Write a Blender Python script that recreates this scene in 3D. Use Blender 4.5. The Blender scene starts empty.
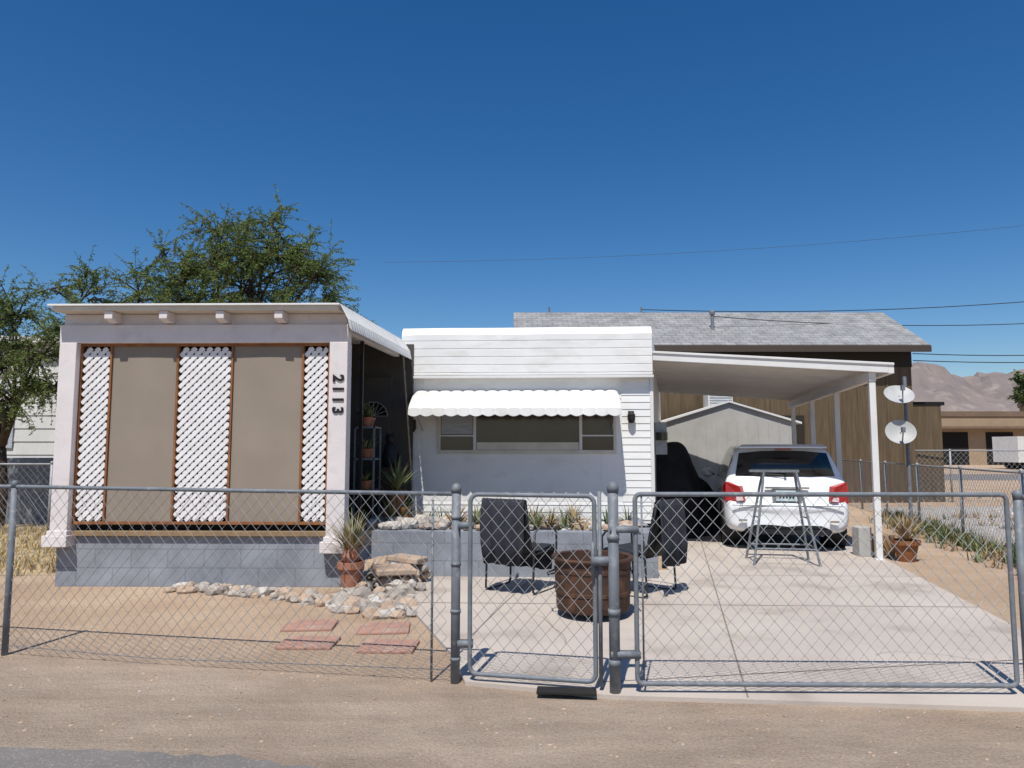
import bpy, bmesh, math, random
from mathutils import Vector, Matrix, noise, Euler
random.seed(7)
R=random.uniform
scene=bpy.context.scene

# ---------------------------------------------------------------- materials
def M(name,c1,c2=None,scale=4,rough=.8,bump=0,bscale=60,metal=0,spec=.3,c3=None,s3=30,stretch=(1,1,1),bdist=.01,lo=.35,hi=.65,coat=0,trans=0,c3lo=.55,c3hi=.72):
    m=bpy.data.materials.new(name);m.use_nodes=True
    nt=m.node_tree;N=nt.nodes;L=nt.links;b=N['Principled BSDF']
    b.inputs['Roughness'].default_value=rough;b.inputs['Metallic'].default_value=metal
    b.inputs['Specular IOR Level'].default_value=spec
    b.inputs['Coat Weight'].default_value=coat
    b.inputs['Base Color'].default_value=(*c1,1)
    tc=N.new('ShaderNodeTexCoord');mp=N.new('ShaderNodeMapping');mp.inputs['Scale'].default_value=stretch
    L.new(tc.outputs['Object'],mp.inputs['Vector'])
    col=None
    if c2:
        n=N.new('ShaderNodeTexNoise');n.inputs['Scale'].default_value=scale;n.inputs['Detail'].default_value=8;n.inputs['Roughness'].default_value=.6
        L.new(mp.outputs[0],n.inputs['Vector'])
        r=N.new('ShaderNodeValToRGB');r.color_ramp.elements[0].position=lo;r.color_ramp.elements[1].position=hi
        r.color_ramp.elements[0].color=(*c1,1);r.color_ramp.elements[1].color=(*c2,1)
        L.new(n.outputs['Fac'],r.inputs['Fac']);col=r.outputs['Color']
    if c3:
        n=N.new('ShaderNodeTexNoise');n.inputs['Scale'].default_value=s3;n.inputs['Detail'].default_value=5
        L.new(mp.outputs[0],n.inputs['Vector'])
        r=N.new('ShaderNodeValToRGB');r.color_ramp.elements[0].position=c3lo;r.color_ramp.elements[1].position=c3hi
        r.color_ramp.elements[0].color=(0,0,0,1);r.color_ramp.elements[1].color=(1,1,1,1)
        L.new(n.outputs['Fac'],r.inputs['Fac'])
        mx=N.new('ShaderNodeMix');mx.data_type='RGBA'
        L.new(r.outputs['Color'],mx.inputs[0]);L.new(col,mx.inputs[6]);mx.inputs[7].default_value=(*c3,1);col=mx.outputs[2]
    if col: L.new(col,b.inputs['Base Color'])
    if bump:
        n=N.new('ShaderNodeTexNoise');n.inputs['Scale'].default_value=bscale;n.inputs['Detail'].default_value=6
        L.new(mp.outputs[0],n.inputs['Vector'])
        bp=N.new('ShaderNodeBump');bp.inputs['Strength'].default_value=bump;bp.inputs['Distance'].default_value=bdist
        L.new(n.outputs['Fac'],bp.inputs['Height']);L.new(bp.outputs[0],b.inputs['Normal'])
    if trans:
        t=N.new('ShaderNodeBsdfTranslucent');
        if col: L.new(col,t.inputs['Color'])
        ms=N.new('ShaderNodeMixShader');ms.inputs[0].default_value=trans
        out=N['Material Output'];L.new(b.outputs[0],ms.inputs[1]);L.new(t.outputs[0],ms.inputs[2]);L.new(ms.outputs[0],out.inputs['Surface'])
    return m
def brickmat(name,c1,c2,cm,w,h,ms=.01,plane='xz',rough=.85,bump=.4,off=.5):
    m=bpy.data.materials.new(name);m.use_nodes=True
    nt=m.node_tree;N=nt.nodes;L=nt.links;b=N['Principled BSDF'];b.inputs['Roughness'].default_value=rough;b.inputs['Specular IOR Level'].default_value=.2
    tc=N.new('ShaderNodeTexCoord');sp=N.new('ShaderNodeSeparateXYZ');cb=N.new('ShaderNodeCombineXYZ')
    L.new(tc.outputs['Object'],sp.inputs[0]);L.new(sp.outputs['X'],cb.inputs[0]);L.new(sp.outputs['Z' if plane=='xz' else 'Y'],cb.inputs[1])
    br=N.new('ShaderNodeTexBrick');L.new(cb.outputs[0],br.inputs['Vector'])
    br.inputs['Color1'].default_value=(*c1,1);br.inputs['Color2'].default_value=(*c2,1);br.inputs['Mortar'].default_value=(*cm,1)
    br.inputs['Scale'].default_value=1;br.inputs['Brick Width'].default_value=w;br.inputs['Row Height'].default_value=h;br.inputs['Mortar Size'].default_value=ms
    br.offset=off
    n=N.new('ShaderNodeTexNoise');n.inputs['Scale'].default_value=3;n.inputs['Detail'].default_value=8;L.new(tc.outputs['Object'],n.inputs['Vector'])
    mr=N.new('ShaderNodeMapRange');mr.inputs[1].default_value=.3;mr.inputs[2].default_value=.7;mr.inputs[3].default_value=.74;mr.inputs[4].default_value=1.15;L.new(n.outputs['Fac'],mr.inputs[0])
    vm=N.new('ShaderNodeVectorMath');vm.operation='SCALE';L.new(br.outputs['Color'],vm.inputs[0]);L.new(mr.outputs[0],vm.inputs['Scale'])
    L.new(vm.outputs[0],b.inputs['Base Color'])
    bp=N.new('ShaderNodeBump');bp.inputs['Strength'].default_value=bump;bp.inputs['Distance'].default_value=.01;bp.invert=True
    L.new(br.outputs['Fac'],bp.inputs['Height']);L.new(bp.outputs[0],b.inputs['Normal'])
    return m
white=M('white_paint',(.74,.73,.71),(.66,.65,.62),2.5,.5,.1,30,c3=(.56,.53,.49),s3=4,c3lo=.56,c3hi=.85)
trailer_w=M('trailer_enamel',(.79,.785,.765),(.73,.725,.705),1.2,.4,.08,14,c3=(.62,.60,.56),s3=2.6,stretch=(1,1,2.5),c3lo=.54,c3hi=.88)
porch_w=M('offwhite_stucco',(.72,.665,.65),(.645,.595,.58),3,.85,.3,80,c3=(.55,.495,.48),s3=5,c3lo=.58,c3hi=.82)
lattice_w=M('lattice_white',(.80,.79,.78),(.71,.69,.68),6,.6)
cloth=M('shade_cloth',(.30,.252,.205),(.262,.22,.178),1.0,.95,.25,220,spec=.05)
wood=M('stained_wood',(.30,.125,.045),(.19,.075,.03),8,.6,.2,40,stretch=(1,1,.3))
blockm=brickmat('painted_block',(.262,.28,.318),(.245,.262,.30),(.20,.212,.24),.4,.2,.006,bump=.4)
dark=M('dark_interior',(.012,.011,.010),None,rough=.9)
black=M('black_plastic',(.012,.012,.014),(.02,.02,.022),9,.55)
coverm=M('black_cover',(.012,.012,.014),(.022,.022,.026),3,.75,.6,7,bdist=.06)
rubber=M('tyre_rubber',(.015,.015,.015),(.025,.023,.02),12,.85)
galv=M('galvanized_steel',(.36,.37,.385),(.27,.28,.29),14,.6,metal=.3,spec=.3)
wirem=M('chainlink_wire',(.38,.385,.385),(.28,.285,.285),14,.6,metal=.25)
galvd=M('weathered_galvanized',(.20,.218,.24),(.15,.163,.182),10,.65,metal=.2,c3=(.27,.268,.265),s3=22,spec=.25)
alum=M('white_aluminium',(.71,.70,.68),(.63,.62,.60),2,.5,spec=.35)
conc=M('concrete',(.515,.45,.39),(.43,.37,.32),.8,.9,.25,90,c3=(.35,.295,.25),s3=1.6)
joint=M('joint_dark',(.15,.125,.105),(.26,.215,.18),20,.95)
asph=M('asphalt',(.22,.20,.185),(.165,.155,.145),2,.95,.8,150,c3=(.33,.285,.245),s3=60)
brownw=M('brown_siding',(.135,.095,.055),(.085,.06,.035),3,.85,.3,20,stretch=(5,5,.4))
shingle=brickmat('roof_shingle',(.25,.25,.255),(.31,.305,.30),(.18,.18,.18),.3,.16,.012,plane='xy',bump=.5)
soil=M('planter_soil',(.26,.19,.13),(.18,.13,.09),8,.95,.8,50)
leafm=M('mesquite_leaf',(.19,.25,.07),(.10,.15,.04),1.3,.6,spec=.2,c3=(.25,.29,.10),s3=6,trans=.35)
leafd=M('shrub_leaf',(.085,.12,.04),(.05,.075,.025),4,.7)
bark=M('bark',(.09,.065,.045),(.05,.035,.025),10,.9,.6,40)
agave=M('agave_green',(.14,.18,.08),(.22,.21,.10),6,.6)
dry=M('dry_leaf',(.38,.27,.14),(.26,.18,.10),6,.8)
straw=M('straw_grass',(.50,.39,.20),(.36,.28,.13),2,.9)
terra=M('terracotta',(.40,.17,.10),(.30,.12,.07),7,.8)
rockm=M('rock_grey',(.42,.38,.33),(.27,.23,.20),5,.9,.5,30)
rockt=M('rock_tan',(.50,.38,.28),(.36,.26,.19),5,.9,.5,30)
rockw=M('rock_white',(.55,.51,.46),(.40,.36,.32),5,.9,.5,30)
paverm=M('red_paver',(.42,.24,.18),(.34,.195,.15),9,.9,.4,50,c3=(.45,.34,.26),s3=5)
rust=M('rusty_steel',(.085,.043,.028),(.05,.028,.02),3,.7,.2,60,c3=(.14,.066,.036),s3=7,metal=.2)
glassd=M('dark_glass',(.012,.014,.016),None,rough=.06,spec=.6)
glassb=M('bronze_window',(.05,.034,.024),(.07,.05,.036),3,.15,spec=.6)
carw=M('car_paint',(.76,.77,.78),None,rough=.2,spec=.5,coat=.6)
redl=M('tail_lamp_red',(.42,.012,.012),(.3,.008,.008),20,.12,spec=.7)
redw=M('lamp_clear',(.7,.55,.55),None,rough=.1,spec=.7)
plate=M('licence_plate',(.62,.70,.68),(.38,.50,.55),14,.5)
chrome=M('chrome',(.6,.6,.6),None,rough=.15,metal=1)
numb=M('number_metal',(.02,.015,.015),None,rough=.5)
mount=M('mountain_rock',(.235,.19,.17),(.18,.15,.145),.01,1,.8,.02,c3=(.28,.235,.21),s3=.03,bdist=8)
tanb=M('tan_stucco',(.36,.26,.17),(.31,.225,.145),1,.9)
brnb=M('brown_stucco',(.20,.135,.09),(.16,.11,.08),1,.9)
gravw=M('white_gravel',(.50,.46,.42),(.39,.35,.32),14,.95,.9,60,c3=(.34,.30,.26),s3=1.2,bdist=.03)
cream=M('cream_trim',(.66,.61,.52),(.57,.52,.44),6,.7)
curt=M('curtain_blue',(.45,.48,.52),(.32,.34,.38),7,.8,stretch=(1,1,8))
shedm=M('shed_panel',(.44,.43,.405),(.37,.36,.34),2,.7)

# ---------------------------------------------------------------- mesh builder
class MB:
    def __init__(s,*mats): s.v=[];s.f=[];s.mi=[];s.mats=list(mats)
    def add(s,v,f,mi=0):
        o=len(s.v);s.v+= [tuple(p) for p in v];s.f+=[tuple(i+o for i in q) for q in f];s.mi+=[mi]*len(f)
    def box(s,lo,hi,mi=0):
        x0,y0,z0=lo;x1,y1,z1=hi
        s.add([(x0,y0,z0),(x1,y0,z0),(x1,y1,z0),(x0,y1,z0),(x0,y0,z1),(x1,y0,z1),(x1,y1,z1),(x0,y1,z1)],
              [(0,3,2,1),(4,5,6,7),(0,1,5,4),(1,2,6,5),(2,3,7,6),(3,0,4,7)],mi)
    def obox(s,c,size,rot=(0,0,0),mi=0):
        Em=Euler(rot).to_matrix();c=Vector(c);h=[a/2 for a in size];vs=[]
        for z in(-1,1):
            for x,y in((-1,-1),(1,-1),(1,1),(-1,1)): vs.append(c+Em@Vector((x*h[0],y*h[1],z*h[2])))
        s.add(vs,[(0,3,2,1),(4,5,6,7),(0,1,5,4),(1,2,6,5),(2,3,7,6),(3,0,4,7)],mi)
    def tube(s,pts,r,n=8,mi=0,caps=True):
        pts=[Vector(p) for p in pts];rs=r if isinstance(r,(list,tuple)) else [r]*len(pts)
        vs=[];fs=[];up=None
        for i,p in enumerate(pts):
            t=((pts[min(i+1,len(pts)-1)]-p).normalized()+(p-pts[max(i-1,0)]).normalized())
            if t.length<1e-6:t=Vector((0,0,1))
            t.normalize()
            if up is None: up=Vector((0,0,1)) if abs(t.z)<.9 else Vector((1,0,0))
            a=t.cross(up)
            if a.length<1e-4: a=t.cross(Vector((1,0,0)))
            a.normalize();b=a.cross(t).normalized();up=b
            for k in range(n):
                an=2*math.pi*k/n;vs.append(p+(a*math.cos(an)+b*math.sin(an))*rs[i])
        for i in range(len(pts)-1):
            for k in range(n):
                k2=(k+1)%n;fs.append((i*n+k,i*n+k2,(i+1)*n+k2,(i+1)*n+k))
        if caps: fs.append(tuple(range(n))[::-1]);fs.append(tuple((len(pts)-1)*n+k for k in range(n)))
        s.add(vs,fs,mi)
    def lathe(s,c,prof,n=24,mi=0):
        vs=[];fs=[]
        for r,z in prof:
            for k in range(n):
                a=2*math.pi*k/n;vs.append((c[0]+r*math.cos(a),c[1]+r*math.sin(a),c[2]+z))
        for i in range(len(prof)-1):
            for k in range(n):
                k2=(k+1)%n;fs.append((i*n+k,i*n+k2,(i+1)*n+k2,(i+1)*n+k))
        fs.append(tuple(range(n))[::-1]);fs.append(tuple((len(prof)-1)*n+k for k in range(n)))
        s.add(vs,fs,mi)
    def quad(s,a,b,c,d,mi=0): s.add([a,b,c,d],[(0,1,2,3)],mi)
    def extr(s,poly,vec,mi=0):
        n=len(poly);vec=Vector(vec);a=[Vector(p) for p in poly];b=[p+vec for p in a]
        s.add(a+b,[tuple(range(n))[::-1],tuple(range(n,2*n))]+[(i,(i+1)%n,(i+1)%n+n,i+n) for i in range(n)],mi)
    def rock(s,c,r,mi=0,sq=.7):
        vs,fs=ICO;sd=Vector((R(0,99),R(0,99),R(0,99)));sc=Vector((R(.75,1.25),R(.75,1.25),R(.75,1.1)*sq));a=R(0,6.3)
        rot=Matrix.Rotation(a,3,'Z')
        s.add([Vector(c)+rot@Vector([v[i]*r*sc[i]*(1+.45*noise.noise(v*1.3+sd)) for i in range(3)]) for v in vs],fs,mi)
    def make(s,name,parent=None,smooth=False,bevel=0,loc=None,rz=0,sub=0,recalc=True):
        me=bpy.data.meshes.new(name);me.from_pydata(s.v,[],s.f)
        for m in s.mats: me.materials.append(m)
        me.polygons.foreach_set('material_index',s.mi)
        if recalc:
            bm=bmesh.new();bm.from_mesh(me);bmesh.ops.recalc_face_normals(bm,faces=bm.faces);bm.to_mesh(me);bm.free()
        me.polygons.foreach_set('use_smooth',[smooth]*len(me.polygons));me.update()
        o=bpy.data.objects.new(name,me);scene.collection.objects.link(o)
        if parent:o.parent=parent
        if loc:o.location=loc
        if rz:o.rotation_euler[2]=rz
        if bevel:
            md=o.modifiers.new('b','BEVEL');md.width=bevel;md.segments=2;md.limit_method='ANGLE'
        if sub:
            md=o.modifiers.new('s','SUBSURF');md.levels=sub;md.render_levels=sub
        return o
bm=bmesh.new();bmesh.ops.create_icosphere(bm,subdivisions=2,radius=1)
ICO=([v.co.copy() for v in bm.verts],[tuple(v.index for v in f.verts) for f in bm.faces]);bm.free()
bm=bmesh.new();bmesh.ops.create_icosphere(bm,subdivisions=1,radius=1)
ICO1=([v.co.copy() for v in bm.verts],[tuple(v.index for v in f.verts) for f in bm.faces]);bm.free()
def E(name,loc=(0,0,0),rz=0):
    o=bpy.data.objects.new(name,None);scene.collection.objects.link(o);o.location=loc;o.rotation_euler[2]=math.radians(rz);o.empty_display_size=.2
    return o

# ---------------------------------------------------------------- ground
def groundmat():
    m=bpy.data.materials.new('desert_dirt');m.use_nodes=True
    nt=m.node_tree;N=nt.nodes;L=nt.links;b=N['Principled BSDF'];b.inputs['Roughness'].default_value=.95;b.inputs['Specular IOR Level'].default_value=.1
    tc=N.new('ShaderNodeTexCoord')
    def ns(s,d=8,r=.6,st=None):
        n=N.new('ShaderNodeTexNoise');n.inputs['Scale'].default_value=s;n.inputs['Detail'].default_value=d;n.inputs['Roughness'].default_value=r
        if st:
            mp=N.new('ShaderNodeMapping');mp.inputs['Scale'].default_value=st;mp.inputs['Rotation'].default_value=(0,0,.13);L.new(tc.outputs['Object'],mp.inputs[0]);L.new(mp.outputs[0],n.inputs['Vector'])
        else: L.new(tc.outputs['Object'],n.inputs['Vector'])
        return n.outputs['Fac']
    def ramp(f,p0,c0,p1,c1):
        r=N.new('ShaderNodeValToRGB');r.color_ramp.elements[0].position=p0;r.color_ramp.elements[1].position=p1
        r.color_ramp.elements[0].color=(*c0,1);r.color_ramp.elements[1].color=(*c1,1);L.new(f,r.inputs['Fac']);return r.outputs['Color']
    def mix(f,a,bb,mode='MIX'):
        x=N.new('ShaderNodeMix');x.data_type='RGBA';x.blend_type=mode
        if isinstance(f,float):x.inputs[0].default_value=f
        else:L.new(f,x.inputs[0])
        L.new(a,x.inputs[6]);L.new(bb,x.inputs[7]);return x.outputs[2]
    verge=ramp(ns(1.3),.35,(.41,.325,.255),.65,(.50,.405,.325))
    verge=mix(.6,verge,ramp(ns(1.6,7,.65,(.35,2.6,1)),.38,(.78,.76,.74),.62,(1.08,1.06,1.04)),'MULTIPLY')
    yard=ramp(ns(1.1),.35,(.50,.355,.245),.65,(.59,.445,.32))
    sp=N.new('ShaderNodeSeparateXYZ');L.new(tc.outputs['Object'],sp.inputs[0])
    ma=N.new('ShaderNodeMath');ma.operation='MULTIPLY_ADD';L.new(sp.outputs['X'],ma.inputs[0]);ma.inputs[1].default_value=.2;L.new(sp.outputs['Y'],ma.inputs[2])
    mb=N.new('ShaderNodeMath');mb.operation='MULTIPLY_ADD';L.new(ns(2.2),mb.inputs[0]);mb.inputs[1].default_value=1.4;L.new(ma.outputs[0],mb.inputs[2])
    mr=N.new('ShaderNodeMapRange');L.new(mb.outputs[0],mr.inputs[0]);mr.inputs[1].default_value=5.1;mr.inputs[2].default_value=5.8
    c=mix(mr.outputs[0],verge,yard)
    c=mix(.7,c,ramp(ns(60,4,.75),.32,(.55,.53,.5),.58,(1.03,1.03,1.03)),'MULTIPLY')
    c=mix(.55,c,ramp(ns(.45,5),.38,(.80,.78,.76),.6,(1,1,1)),'MULTIPLY')
    L.new(c,b.inputs['Base Color'])
    ad=N.new('ShaderNodeMath');ad.operation='MULTIPLY_ADD';L.new(ns(5),ad.inputs[0]);ad.inputs[1].default_value=2.4;L.new(ns(70,5,.7),ad.inputs[2])
    bp=N.new('ShaderNodeBump');bp.inputs['Strength'].default_value=.8;bp.inputs['Distance'].default_value=.022;L.new(ad.outputs[0],bp.inputs['Height']);L.new(bp.outputs[0],b.inputs['Normal'])
    return m
gm=groundmat()
g=MB(gm);g.quad((-3000,-200,0),(3000,-200,0),(3000,4000,0),(-3000,4000,0));g.make('ground')
pts=[];x=-9.
while x<3: pts.append((x,3.44-.135*x+ .10*noise.noise(Vector((x*.9,0,0)))+.07*noise.noise(Vector((x*7,3,0))),.004));x+=.04
g=MB(asph);n=len(pts);g.add(pts+[(p[0],-6,.004) for p in pts],[(i,i+1,i+1+n,i+n) for i in range(n-1)]);g.make('road')
poly=[(-.30,4.72),(.6,4.46),(3.75,4.18),(4.16,6.05),(5.2,10.8),(6.55,17),(3.0,17),(1.9,8.9),(-1.45,8.9),(-1.3,7.9),(-.42,5.3)]
g=MB(conc);g.extr([(x,y,-.02) for x,y in poly],(0,0,.045));dw=g.make('driveway')
g=MB(joint)
def strip(p,q,w=.011,z=.0275,mi=0):
    p=Vector(p);q=Vector(q);n_=max(2,int((q-p).length/.25));d=(q-p).normalized();s=Vector((-d.y,d.x))*w/2
    a=[];
    for i in range(n_+1):
        c=p+(q-p)*i/n_;ww=1+.4*noise.noise(Vector((c.x*5,c.y*5,0)))
        a+= [(c.x+s.x*ww,c.y+s.y*ww,z),(c.x-s.x*ww,c.y-s.y*ww,z)]
    g.add(a,[(2*i,2*i+1,2*i+3,2*i+2) for i in range(n_)],mi)
strip((1.40,4.42),(3.6,14.3));strip((-.42,5.35),(-.1,6.9));strip((-.9,7.05),(4.35,6.85),.012,.0285);strip((-.1,6.9),(.35,8.9),.010)
strip((2.2,8.55),(4.75,8.45),.010,.0285);strip((.55,4.7),(4.0,5.25),.009,.0285)
for (sx,sy,a,nn) in((2.6,5.3,.6,14),(3.2,7.4,1.2,12),(.4,5.6,1.4,10),(2.9,9.0,-.2,9)):
    p=Vector((sx,sy));
    for i in range(nn):
        q=p+Vector((math.cos(a),math.sin(a)))*R(.07,.14);a+=R(-.5,.5);strip(p,q,.004,.0282);p=q
g.make('driveway_joints',parent=dw)
g=MB(rockm,rockt,gm)
vs,fs=ICO1
for i in range(5200):
    if i<2800: x,y=R(-5,5),R(2.9,5.0)
    else: x,y=R(-6,-.6),R(4.8,8.0)
    if y<3.5-.135*x and R(0,1)<.85: continue
    if -.4<x<4.1 and y>4.4-.05*x: continue
    r=.003+.010*R(0,1)**5
    g.add([(x+v.x*r*1.3,y+v.y*r,.001+v.z*r*.7) for v in vs],fs,random.choice((0,1,1,2,2)))
g.make('gravel')
g=MB(gravw);e=[(7.0,9.3),(7.9,12.5),(9.0,18.5),(24,19.5),(30,8.5),(12,8.2)]
g.add([(x,y,.004) for x,y in e],[tuple(range(6))]);g.make('gravel_lot')
g=MB(rockw,rockm,rockt)
for i in range(900):
    y=R(9.5,18);x=7.2+.22*(y-10)+R(0,9)
    r=R(.01,.05);g.add([(x+v.x*r*1.2,y+v.y*r,v.z*r*.7) for v in vs],fs,random.choice((0,0,1,2)))
g.make('gravel_stones')
g=MB(asph);g.quad((12,34,.004),(400,26,.004),(400,33,.004),(12,42,.004));g.make('street')

# ---------------------------------------------------------------- chain link
def chain(mb,p0,p1,z0,z1,sp=.088,r=.0020,mi=0):
    p0=Vector((p0[0],p0[1]));p1=Vector((p1[0],p1[1]));Ln=(p1-p0).length;d=(p1-p0)/Ln;H=z1-z0
    nrm=Vector((-d.y,d.x))
    def P(s,z,o):
        w=.016*noise.noise(Vector((s*1.3,z*1.5,p0.x)));w2=.012*noise.noise(Vector((s*2,z*2,7+p0.x)))
        q=p0+d*(s+w2)+nrm*(o+w);return (q.x,q.y,z+w2)
    for sg in(1,-1):
        s=-H*.9
        while s<Ln+H*.9:
            a=(s,z0);b=(s+sg*H*.88,z1);ds=b[0]-a[0]
            ts=sorted([(0-a[0])/ds,(Ln-a[0])/ds]);t0=max(0,ts[0]);t1=min(1,ts[1])
            if t1-t0>.02:
                k=5;pts=[P(a[0]+ds*(t0+(t1-t0)*i/k),z0+H*(t0+(t1-t0)*i/k),.0016*sg) for i in range(k+1)]
                mb.tube(pts,r,3,mi,False)
            s+=sp
def post(mb,x,y,h,r,mi=0,cap=True):
    mb.tube([(x,y,-.05),(x,y,h)],r,14,mi)
    if cap: mb.lathe((x,y,h),[(r*1.12,-.03),(r*1.15,0),(r*.9,r*.6),(r*.3,r*1.0)],14,mi)
fe=E('chainlink_fence')
g=MB(wirem);chain(g,(-8.2,6.3),(-3.69,5.39),.04,1.20);chain(g,(-3.67,5.385),(-.42,4.76),.04,1.20);g.make('mesh',fe,recalc=False)
g=MB(galvd);post(g,-3.69,5.39,1.24,.022);post(g,-8.2,6.3,1.24,.022);post(g,-.365,4.77,1.24,.030);post(g,-.52,4.79,1.16,.008,cap=False)
g.tube([(-8.2,6.3,1.21),(-3.69,5.39,1.215),(-1.9,5.05,1.205),(-.365,4.77,1.20)],.0145,10)
g.tube([(-8.2,6.3,.06),(-3.69,5.39,.07),(-2.5,5.15,.045),(-.365,4.77,.08)],.003,5)
for z in(.15,.45,.75,1.05): g.lathe((-.365,4.77,z),[(.034,-.012),(.034,.012)],14)
g.make('posts_and_rails',fe,smooth=True)
def rrect(p0,p1,z0,z1,rc=.09):
    p0=Vector((p0[0],p0[1],0));p1=Vector((p1[0],p1[1],0));L_=(p1-p0).length;d=(p1-p0)/L_
    o=[]
    for cx,cz,a0 in((rc,z0+rc,180),(L_-rc,z0+rc,270),(L_-rc,z1-rc,0),(rc,z1-rc,90)):
        for k in range(6):
            a=math.radians(a0+90*k/5);q=p0+d*(cx+rc*math.cos(a));o.append((q.x,q.y,cz+rc*math.sin(a)))
    o.append(o[0]);return o
ga=E('walk_gate')
g=MB(galvd);g.tube(rrect((-.27,4.73),(.515,4.56),.07,1.2,.05),.0148,10,caps=False)
for z in(.25,1.0): g.box((-.35,4.72,z-.02),(-.25,4.78,z+.02))
g.box((.49,4.50,.78),(.62,4.56,.83));g.tube([(.50,4.53,.70),(.50,4.53,.92)],.012,8)
g.tube([(.545,4.545,.05),(.545,4.545,1.23)],.013,10)
g.make('frame',ga,smooth=True)
g=MB(wirem);chain(g,(-.25,4.725),(.50,4.565),.09,1.18);g.make('mesh',ga,recalc=False)
gd=E('drive_gate')
g=MB(galvd);g.tube(rrect((.76,4.50),(3.03,4.46),.08,1.215,.035),.0148,10,caps=False)
g.tube([(.80,4.5,.10),(.80,4.5,1.2)],.006,8)
for z in(.25,1.0): g.box((.60,4.48,z-.02),(.78,4.53,z+.02))
g.make('frame',gd,smooth=True)
g=MB(wirem);chain(g,(.78,4.50),(3.01,4.46),.10,1.2);g.make('mesh',gd,recalc=False)
g=MB(galvd);post(g,.625,4.51,1.26,.033)
for z in(.2,.5,.95): g.lathe((.625,4.51,z),[(.038,-.02),(.038,.02)],14)
g.make('gate_post',smooth=True)
g=MB(galvd);post(g,3.10,4.46,1.22,.025);post(g,5.9,4.2,1.24,.03);g.tube([(3.10,4.46,1.2),(5.9,4.2,1.2)],.015,10)
fr=g.make('chainlink_fence',smooth=True)
g=MB(wirem);chain(g,(3.12,4.46),(5.88,4.2),.05,1.19);g.make('mesh',fr,recalc=False)
fs_=E('chainlink_fence')
g=MB(galv);sx=lambda y:7.23+.22*(y-11.6)
for i in range(8): post(g,sx(5.6+2.05*i),5.6+2.05*i,1.2,.024)
g.tube([(sx(5.6),5.6,1.17),(sx(19.95),19.95,1.17)],.017,8)
g.make('posts',fs_,smooth=True)
g=MB(wirem);chain(g,(sx(5.6),5.6),(sx(19.95),19.95),.03,1.17,.10,.0022);g.make('mesh',fs_,recalc=False)
fb=E('chainlink_fence')
g=MB(galv)
for i in range(10): post(g,9.2+3*i,20.4-.25*i,1.45,.026)
g.tube([(9.2,20.4,1.43),(36.2,18.15,1.43)],.02,8);g.make('posts',fb,smooth=True)
g=MB(wirem);chain(g,(9.2,20.4),(36.2,18.15),.03,1.42,.14,.0028);g.make('mesh',fb,recalc=False)
fl=E('chainlink_fence')
g=MB(galv)
for i in range(6): post(g,-18+2.5*i,12.6,1.25,.026)
g.tube([(-18,12.6,1.22),(-5.5,12.6,1.22)],.018,8);g.make('posts',fl,smooth=True)
g=MB(wirem);chain(g,(-18,12.6),(-5.5,12.6),.03,1.2,.12,.0022);g.make('mesh',fl,recalc=False)

# ---------------------------------------------------------------- porch
ph=E('screened_porch',(-4.95,8.0,0),-1)
g=MB(blockm)
g.extr([(-.03,0,-.1),(3.2,0,-.1),(3.2+.3,2.4,-.1),(-.03,2.4,-.1)],(0,0,.64));g.make('block_base',ph,bevel=.006)
g=MB(porch_w)
def col(x0,x1,y0,y1,zb=.44):
    g.box((x0,y0,zb+.15),(x1,y1,2.66));g.extr([(x0-.05,y0-.05,zb),(x1+.03,y0-.05,zb),(x1+.03,y1,zb),(x0-.05,y1,zb)],(0,0,.12))
    g.box((x0-.02,y0-.02,zb+.12),(x1+.012,y1+.01,zb+.17))
col(-.05,.14,-.11,.06);col(2.95,3.15,-.11,.08,.38)
g.box((-.06,-.10,2.66),(3.15,.06,2.86))
g.extr([(3.0,.06,2.80),(3.08,.06,2.80),(3.30,2.28,2.80),(3.22,2.28,2.80)],(0,0,.17))
for x in(.52,1.12,1.74,2.38): g.extr([(x,-.26,2.90),(x,-.26,2.985),(x,0,2.985),(x,0,2.88),(x,-.16,2.87)],(.09,0,0))
g.box((-.04,-.06,2.862),(3.12,.04,2.985))
g.make('columns_and_beam',ph,bevel=.006)
g=MB(cream,white)
g.extr([(-.04,-.28,2.988),(3.08,-.28,2.988),(3.30,2.36,2.988),(-.04,2.36,2.988)],(0,0,.045),0)
g.extr([(-.08,-.31,3.034),(3.10,-.31,3.034),(3.33,2.38,3.034),(-.08,2.38,3.034)],(0,0,.022),1)
g.make('roof',ph,bevel=.004)
g=MB(white);N_=30
def q(t): return (3.105+.24*t,-.31+2.66*t)
for i in range(N_):
    t0=i/N_;t1=(i+1)/N_;k=6
    for j in range(k):
        u0=t0+(t1-t0)*j/k;u1=t0+(t1-t0)*(j+1)/k;A=q(u0);B=q(u1)
        s0=math.sin(math.pi*j/k);s1=math.sin(math.pi*(j+1)/k)
        o0=.022*s0;o1=.022*s1;zb0=2.79-.035*s0;zb1=2.79-.035*s1
        g.quad((A[0]+.11+o0,A[1],zb0),(B[0]+.11+o1,B[1],zb1),(B[0]+.09+o1,B[1],2.88),(A[0]+.09+o0,A[1],2.88))
        g.quad((A[0]+.09+o0,A[1],2.88),(B[0]+.09+o1,B[1],2.88),(B[0]+o1*.3,B[1],3.045),(A[0]+o0*.3,A[1],3.045))
g.make('side_awning',ph,recalc=False)
g=MB(wood)
for x in(.15,.485,1.235,1.845,2.635,2.925): g.box((x-.011,-.03,.70),(x+.011,.03,2.64))
g.box((.14,-.028,2.63),(2.95,.028,2.658));g.box((.14,-.028,.67),(2.95,.028,.70))
g.make('wood_frame',ph)
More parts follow.
